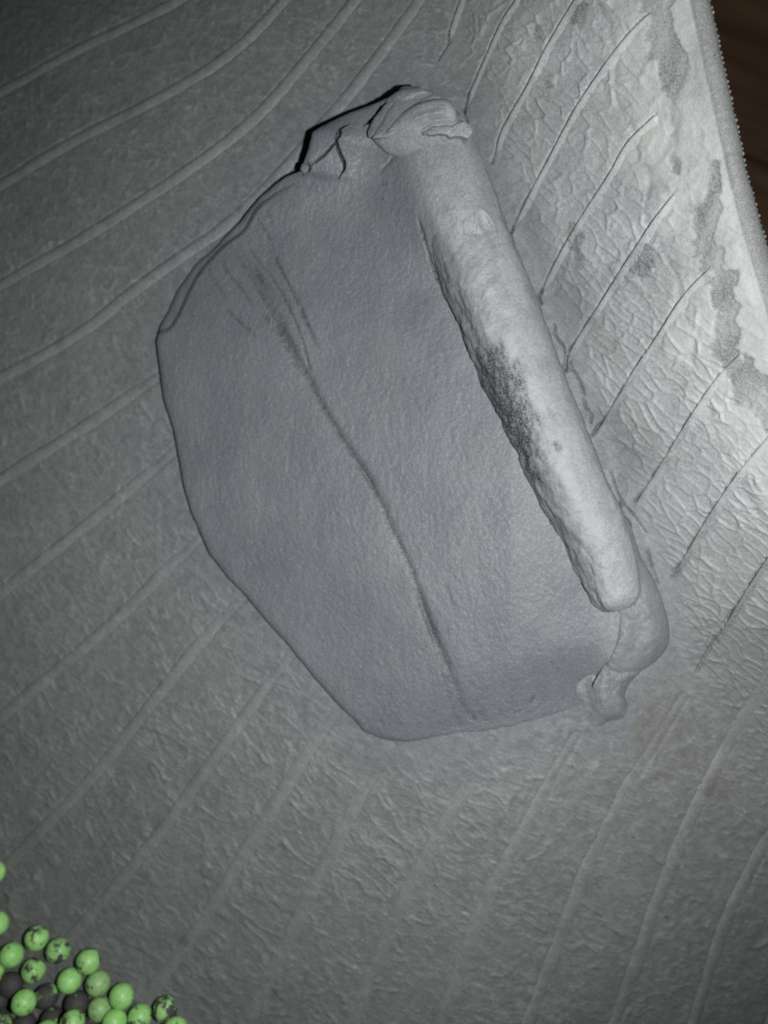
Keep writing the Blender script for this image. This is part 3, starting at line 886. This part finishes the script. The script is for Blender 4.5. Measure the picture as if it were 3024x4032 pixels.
def pad(name, outline, base_lift, dome, tilt=(0, 0), power=2.0, depth=6.0, seed=0, mat=None, dust_=0.4, wob=0.5, parent=None, centre=None, ridge=None, ex=0.5, rough=1.0):
    """a puffed flap of rubber: outline in sketch units, lifts in mm over the liner, rounded rim, sides running down into what lies below"""
    pts = list(outline) + [outline[0]]
    n = 150
    q = smooth_poly(pts, n + 1)[:-1]
    for _ in range(2):
        q = 0.5 * q + 0.25 * (np.roll(q, 1, 0) + np.roll(q, -1, 0))
    c = np.array(centre if centre else q.mean(0), float)
    k = np.arange(n)
    ang_ = k / n * 2 * math.pi
    q = q + wob * np.stack([fbm(np.cos(ang_) * 4 + seed, np.sin(ang_) * 4, 400, 3), fbm(np.cos(ang_) * 4, np.sin(ang_) * 4 + seed, 401, 3)], 1) * 2
    rad = np.concatenate([[1.0, 0.995], 1 - np.linspace(0, 1, 46)[1:] ** 1.25])
    rad = np.maximum(rad, 0.004)
    R3 = c + (q[None] - c) * rad[:, None, None]
    hgt = dome * (1 - rad[:, None] ** (power * 2)) ** ex
    L_ = base_lift + hgt + (R3[..., 0] - c[0]) * tilt[0] + (R3[..., 1] - c[1]) * tilt[1]
    L_ = L_ + rough * 0.16 * fbm(R3[..., 0] / 11, R3[..., 1] / 11, 410 + seed, 4) + 0.07 * fbm(R3[..., 0] / 3, R3[..., 1] / 3, 411 + seed, 2) + rough * 0.34 * fbm(R3[..., 0] / 38, R3[..., 1] / 38, 420 + seed, 2) * (1 - rad[:, None])
    if ridge:
        for (pl, w_, hh) in ridge:
            d, sd, tt = seg_dist(R3[..., 0], R3[..., 1], smooth_poly(pl, 20), 60)
            L_ = L_ + hh * np.exp(-(d / w_) ** 2) * sstep(0, .25, tt) * sstep(0, .25, 1 - tt)
    W3 = hit(R3, L_ * 1e-3)
    low_ = W3[0].copy(); low_[:, 2] -= depth * 1e-3
    low_[:, :2] = low_[:, :2] + (W3[0].mean(0)[:2] - low_[:, :2]) * 0.12
    mid = 0.5 * (low_ + W3[0])
    V3 = np.concatenate([low_[None], mid[None], W3], 0)
    dd = np.full(V3.shape[:2], dust_) + 0.2 * fbm(V3[..., 0] * 400, V3[..., 1] * 400, 430 + seed, 3)
    z_ = np.zeros(V3.shape[:2])
    return grid_mesh(name, V3, mat or M_PATCH, parent or patch, dict(dust=np.clip(dd, 0, 1), dark=z_, brown=z_, chalk=z_), close_u=True, flip=False)


# crumpled folds at the roll's upper end, one over the other
pad("fold", [(798, 300), (794, 284), (809, 254), (834, 224), (866, 191), (890, 186), (906, 190), (880, 215), (850, 240), (828, 275)], 11.0, 0.5, seed=1, dust_=.12, depth=2.5, rough=.4, wob=1.0)
pad("fold", [(803, 299), (824, 263), (850, 225), (889, 196), (904, 189), (932, 197), (962, 212), (978, 226), (945, 242), (890, 262), (845, 295)], 11.7, 0.9, tilt=(0.004, 0.004), seed=2, dust_=.30, depth=5.0, rough=.5, wob=1.0)
pad("fold", [(830, 290), (858, 256), (884, 233), (908, 217), (930, 206), (952, 208), (940, 222), (900, 240), (862, 275)], 12.6, 0.6, tilt=(0.004, 0.006), seed=8, dust_=.36, depth=3.0, rough=.5, wob=1.0)
pad("fold", [(806, 302), (838, 276), (877, 238), (910, 221), (937, 215), (968, 217), (985, 236), (988, 257), (1004, 268), (1000, 310), (950, 330), (900, 340), (845, 335)], 11.2, 1.6, tilt=(0.004, -0.048), seed=3, dust_=.38, depth=7.0, rough=.8, wob=1.0,
    ridge=[([(880, 262), (925, 246), (972, 240)], 7, .45), ([(900, 285), (935, 262), (985, 256)], 5, -.35)])
pad("fold", [(912, 289), (926, 278), (945, 272), (970, 272), (985, 268), (1000, 262), (1016, 270), (1019, 287), (1009, 299), (996, 294), (975, 297), (950, 289), (932, 292)], 13.4, 0.8, tilt=(0.004, 0.0), seed=4, dust_=.75, depth=4.0, rough=1.2, wob=1.6)
# small bubble caught in the split of the upper edge
pad("bubble", [(648, 366), (652, 354), (662, 352), (668, 360), (664, 371), (655, 375)], 8.8, 0.8, seed=5, dust_=.2, depth=2.0, wob=0.2)
# thick end under the roll and its tail
pad("end_lump", [(1290, 1190), (1345, 1110), (1386, 1205), (1412, 1250), (1436, 1312), (1447, 1368), (1437, 1406), (1404, 1438), (1372, 1456), (1345, 1466), (1318, 1462), (1306, 1444), (1316, 1400), (1318, 1340), (1300, 1270)], 2.2, 5.0, tilt=(-0.004, -0.004),
    seed=6, rough=1.5, dust_=.42, depth=8.0, power=1.1, ex=0.6, centre=(1368, 1335), ridge=[([(1350, 1330), (1376, 1370), (1356, 1440)], 16, -.5), ([(1395, 1290), (1412, 1350), (1400, 1410)], 18, .6)])
pad("tail", [(1290, 1425), (1345, 1428), (1386, 1444), (1362, 1474), (1350, 1500), (1356, 1530), (1340, 1553), (1318, 1556), (1303, 1566), (1276, 1572), (1262, 1535), (1240, 1490), (1258, 1452)], 1.0, 2.8, tilt=(0.006, -0.012),
    seed=7, dust_=.40, depth=3.0, power=1.1, ex=0.75, centre=(1318, 1480), rough=2.2, ridge=[([(1318, 1420), (1306, 1490), (1316, 1575)], 16, .8), ([(1262, 1450), (1272, 1520), (1282, 1578)], 15, -.7)])

# ------------------------------------------------------------------ green balancing beads
def bead_material():
    g = NT("worn_green_coating")
    oi = g.n('ShaderNodeObjectInfo')
    vm = g.n('ShaderNodeVectorMath', operation='ADD')
    sc = g.n('ShaderNodeVectorMath', operation='SCALE'); sc.inputs['Scale'].default_value = 3.0
    cmb = g.n('ShaderNodeCombineXYZ')
    for i in range(3): g.l(oi.outputs['Random'], cmb.inputs[i])
    g.l(cmb.outputs[0], sc.inputs[0])
    g.l(g.co, vm.inputs[0]); g.l(sc.outputs[0], vm.inputs[1])
    g.co = vm.outputs[0]
    wear = g.attr('wear', 'OBJECT')
    pale = g.attr('pale', 'OBJECT')
    big = g.noise(330, 4, 0.6, 0.3)
    fine = g.noise(1500, 4, 0.65)
    thr = g.math('SUBTRACT', g.math('ADD', g.math('MULTIPLY', big, 1.0), g.math('MULTIPLY', fine, 0.16)), 0.08)
    m = g.math('SUBTRACT', wear, thr)
    bare = g.ramp(m, -0.012, 0.022)
    col = g.mix(g.ramp(g.noise(700, 3), 0.3, 0.7, 0, 1), (0.32, 0.70, 0.18), (0.45, 0.82, 0.30))
    col = g.mix(g.math('MULTIPLY', pale, 0.85), col, (0.30, 0.44, 0.20))
    col = g.mix(g.ramp(fine, 0.60, 0.68, 0, 0.7), col, (0.05, 0.09, 0.04))
    thin = g.math('MULTIPLY', g.ramp(m, -0.075, 0.0), 0.5)
    col = g.mix(thin, col, (0.09, 0.15, 0.07))
    core = g.mix(g.ramp(fine, 0.35, 0.65), (0.055, 0.052, 0.05), (0.085, 0.08, 0.076))
    c = g.mix(bare, col, core)
    g.l(c, g.b.inputs['Base Color'])
    g.l(g.ramp(bare, 0, 1, 0.40, 0.68), g.b.inputs['Roughness'])
    g.b.inputs['Specular IOR Level'].default_value = 0.4
    hgt = g.math('SUBTRACT', g.math('MULTIPLY', fine, 0.4), bare)
    g.l(g.bump(hgt, 0.5, 0.00012), g.b.inputs['Normal'])
    return g.m


M_BEAD = bead_material()
BR = 0.0
# sketch centres are read off an enlarged view: photo px = (zx, 3300 + zy) / 2.183
BEADS = [  # zx, zy, wear, pale, label
    (-60, 295, .30, 0, "green bead alone at the left photo edge, the highest of all, cut by the frame"),
    (-30, 735, .34, 0, "green bead at the left photo edge, second from top, half cut off"),
    (315, 860, .50, .1, "green bead with a round bald spot in its middle, top of the cluster"),
    (100, 1005, .36, 0, "clean bright green bead nearest below the bead half cut at the left edge"),
    (500, 968, .47, .5, "pale worn green bead touching the one with the round bald spot"),
    (290, 1138, .45, .2, "green bead with small brown chips directly below the bald-spot bead"),
    (-60, 1150, .40, 0, "green sliver of a bead at the left edge below the clean bright one"),
    (95, 1262, .68, 0, "nearly bare dark bead with one green streak on its right side"),
    (758, 1060, .45, .3, "lone green bead with a bitten right rim, upper right of the cluster"),
    (598, 1225, .34, 0, "clean green bead left of the pale olive one, mid cluster"),
    (842, 1250, .38, .8, "pale olive bead just below the bead with the bitten rim"),
    (400, 1362, .58, .2, "half stripped bead of dark grey and green blotches, mid cluster"),
    (205, 1412, .36, 0, "bright green speckled bead resting over the bare dark ones at lower left"),
    (1045, 1360, .35, .1, "clean green bead right of the two olive ones"),
    (660, 1420, .68, .1, "bare dark bead with a green strip on its left, below the clean mid bead"),
    (862, 1467, .39, .8, "dull olive bead lower of the two stacked olive beads"),
    (1420, 1470, .52, .3, "rightmost full bead, dark crown and green lower half"),
    (1205, 1535, .45, .2, "green bead with dark chipped top, second from right"),
    (452, 1562, .58, .3, "dark bead with a ragged green patch at the bottom of the cluster"),
    (622, 1590, .47, .1, "green bead with a notched top cut by the bottom frame, left of the olive one"),
    (985, 1582, .36, 0, "bright green bead cut by the bottom frame below the olive one"),
    (1508, 1652, .34, 0, "green bead cap peeking over the bottom frame, farthest right"),
    (-20, 1385, .78, 0, "bare dark grey bead at the left edge in the lower cluster"),
    (30, 1590, .50, .3, "half green bead wedged in the bottom left corner"),
    (210, 1610, .78, 0, "bare dark bead at the bottom, below the bright speckled one"),
    (400, 1680, .40, 0, "green bead top just showing at the bottom frame, left"),
    (765, 1640, .60, .2, "dark blotched bead low between notched and bright bottom beads"),
]
# one sphere mesh, slightly out of round, shared by every bead
def bead_mesh(r, seed):
    nu, nv = 40, 22
    vs_, fs_ = [(0, 0, r)], []
    for i in range(1, nv):
        a = math.pi * i / nv
        for j in range(nu):
            b = 2 * math.pi * j / nu
            vs_.append((r * math.sin(a) * math.cos(b), r * math.sin(a) * math.sin(b), r * math.cos(a)))
    vs_.append((0, 0, -r))
    for j in range(nu): fs_.append((0, 1 + j, 1 + (j + 1) % nu))
    for i in range(nv - 2):
        for j in range(nu):
            a = 1 + i * nu
            fs_.append((a + j, a + nu + j, a + nu + (j + 1) % nu, a + (j + 1) % nu))
    a = 1 + (nv - 2) * nu
    for j in range(nu): fs_.append((a + j, len(vs_) - 1, a + (j + 1) % nu))
    v = np.array(vs_)
    n = fbm(v[:, 0] / r * 1.3 + 3 + seed, v[:, 1] / r * 1.3 + v[:, 2] / r, 500, 2)
    v *= (1 + 0.02 * n)[:, None]
    me = bpy.data.meshes.new("bead")
    me.from_pydata([tuple(q) for q in v], [], fs_)
    me.polygons.foreach_set("use_smooth", np.ones(len(me.polygons), dtype=bool))
    me.materials.append(M_BEAD)
    return me


pc = hit(np.array([[250.0, 2080.0]]))[0]
BR = 47.0 / FPX * (H - pc[2]) * 0.985
meshes = [bead_mesh(BR, k * 2.7) for k in range(3)]
order = sorted(range(len(BEADS)), key=lambda k: -BEADS[k][2])
placed = []
for k in order:
    zx, zy, wear, pale, lab = BEADS[k]
    p = np.array([zx / 2.183 / K, (3300 + zy / 2.183) / K])
    lf = BR * 0.97
    for _ in range(80):
        c = hit(p[None], lf)[0]
        if all(np.linalg.norm(c - q) > 1.93 * BR for q in placed):
            break
        lf += BR * 0.04
    placed.append(c)
    o = bpy.data.objects.new("balance_bead", meshes[k % 3])
    o.location = c
    o.rotation_euler = Euler(tuple(RNG.random(3) * 6.28))
    o["wear"] = wear - (0.03 if wear < 0.55 else 0.02); o["pale"] = float(pale)
    COL.objects.link(o)
    tag(o, lab, "bead", "green balance beads in the tyre")

# ------------------------------------------------------------------ wooden floor beyond the tyre
def wood_material():
    g = NT("dark_floor_wood")
    mp = g.n('ShaderNodeMapping'); mp.inputs['Scale'].default_value = (4, 60, 60)
    g.l(g.co, mp.inputs['Vector'])
    nz = g.n('ShaderNodeTexNoise', i_Scale=1.6, i_Detail=6.0, i_Roughness=0.65); g.l(mp.outputs[0], nz.inputs['Vector'])
    oi = g.n('ShaderNodeObjectInfo')
    c = g.mix(g.ramp(nz.outputs['Fac'], 0.3, 0.72), (0.060, 0.030, 0.016), (0.15, 0.082, 0.045))
    c = g.mix(g.math('MULTIPLY', oi.outputs['Random'], 0.4), c, (0.10, 0.065, 0.03))
    g.l(c, g.b.inputs['Base Color'])
    g.b.inputs['Roughness'].default_value = 0.55
    g.l(g.bump(nz.outputs['Fac'], 0.25, 0.002), g.b.inputs['Normal'])
    return g.m


M_WOOD = wood_material()


def box_mesh(name, sx, sy, sz, bev, mat):
    import bmesh
    bm = bmesh.new()
    bmesh.ops.create_cube(bm, size=1.0)
    for v in bm.verts:
        v.co = Vector((v.co.x * sx, v.co.y * sy, v.co.z * sz))
    if bev:
        bmesh.ops.bevel(bm, geom=list(bm.edges), offset=bev, segments=2, affect='EDGES')
    me = bpy.data.meshes.new(name); bm.to_mesh(me); bm.free()
    me.materials.append(mat)
    return me


ZF = -0.20
fo = bpy.data.objects.new("floor", box_mesh("floor", 1.6, 1.2, 0.02, 0, M_WOOD))
fo.location = (0.35, 0.1, ZF - 0.032)
COL.objects.link(fo)
tag(fo, "dark brown wooden floor beyond the tyre's edge", None, None, "structure")
rot = math.radians(-24)
pm = box_mesh("plank", 1.0, 0.088, 0.02, 0.0018, M_WOOD)
for k in range(-5, 6):
    o = bpy.data.objects.new("plank", pm)
    o.parent = fo
    off = 0.0925 * k - 0.018
    o.location = (-off * math.sin(rot) - 0.12, off * math.cos(rot) + 0.02, 0.0205)
    o.rotation_euler = (0, 0, rot)
    COL.objects.link(o)

# ------------------------------------------------------------------ loose grit and lint on the rubber (too small and many to count)
gv, gf = [], []
gp = [(1392, 768, .9)] + [(RNG.uniform(20, 1640), RNG.uniform(20, 2190), RNG.uniform(.15, .35)) for _ in range(90)]
for (px_, py_, sz) in gp:
    c = hit(np.array([[px_, py_]]), 0.0003)[0]
    if 338 < px_ < 1440 and 200 < py_ < 1600:
        if px_ != 1392: continue
    r = 0.0007 * sz
    b = len(gv)
    for v in ((1, 0, 0), (-1, 0, 0), (0, 1, 0), (0, -1, 0), (0, 0, 1), (0, 0, -1)):
        gv.append(tuple(c + np.array(v) * r * RNG.uniform(.6, 1.3)))
    for f_ in ((0, 2, 4), (2, 1, 4), (1, 3, 4), (3, 0, 4), (2, 0, 5), (1, 2, 5), (3, 1, 5), (0, 3, 5)):
        gf.append(tuple(b + i for i in f_))
g = NT("pale_grit")
g.b.inputs['Base Color'].default_value = (0.42, 0.42, 0.41, 1)
g.b.inputs['Roughness'].default_value = 0.4
me = bpy.data.meshes.new("grit"); me.from_pydata(gv, [], gf); me.materials.append(g.m)
o = bpy.data.objects.new("grit", me); COL.objects.link(o)
tag(o, "pale grit specks strewn over the tyre liner", "grit", None, "stuff")
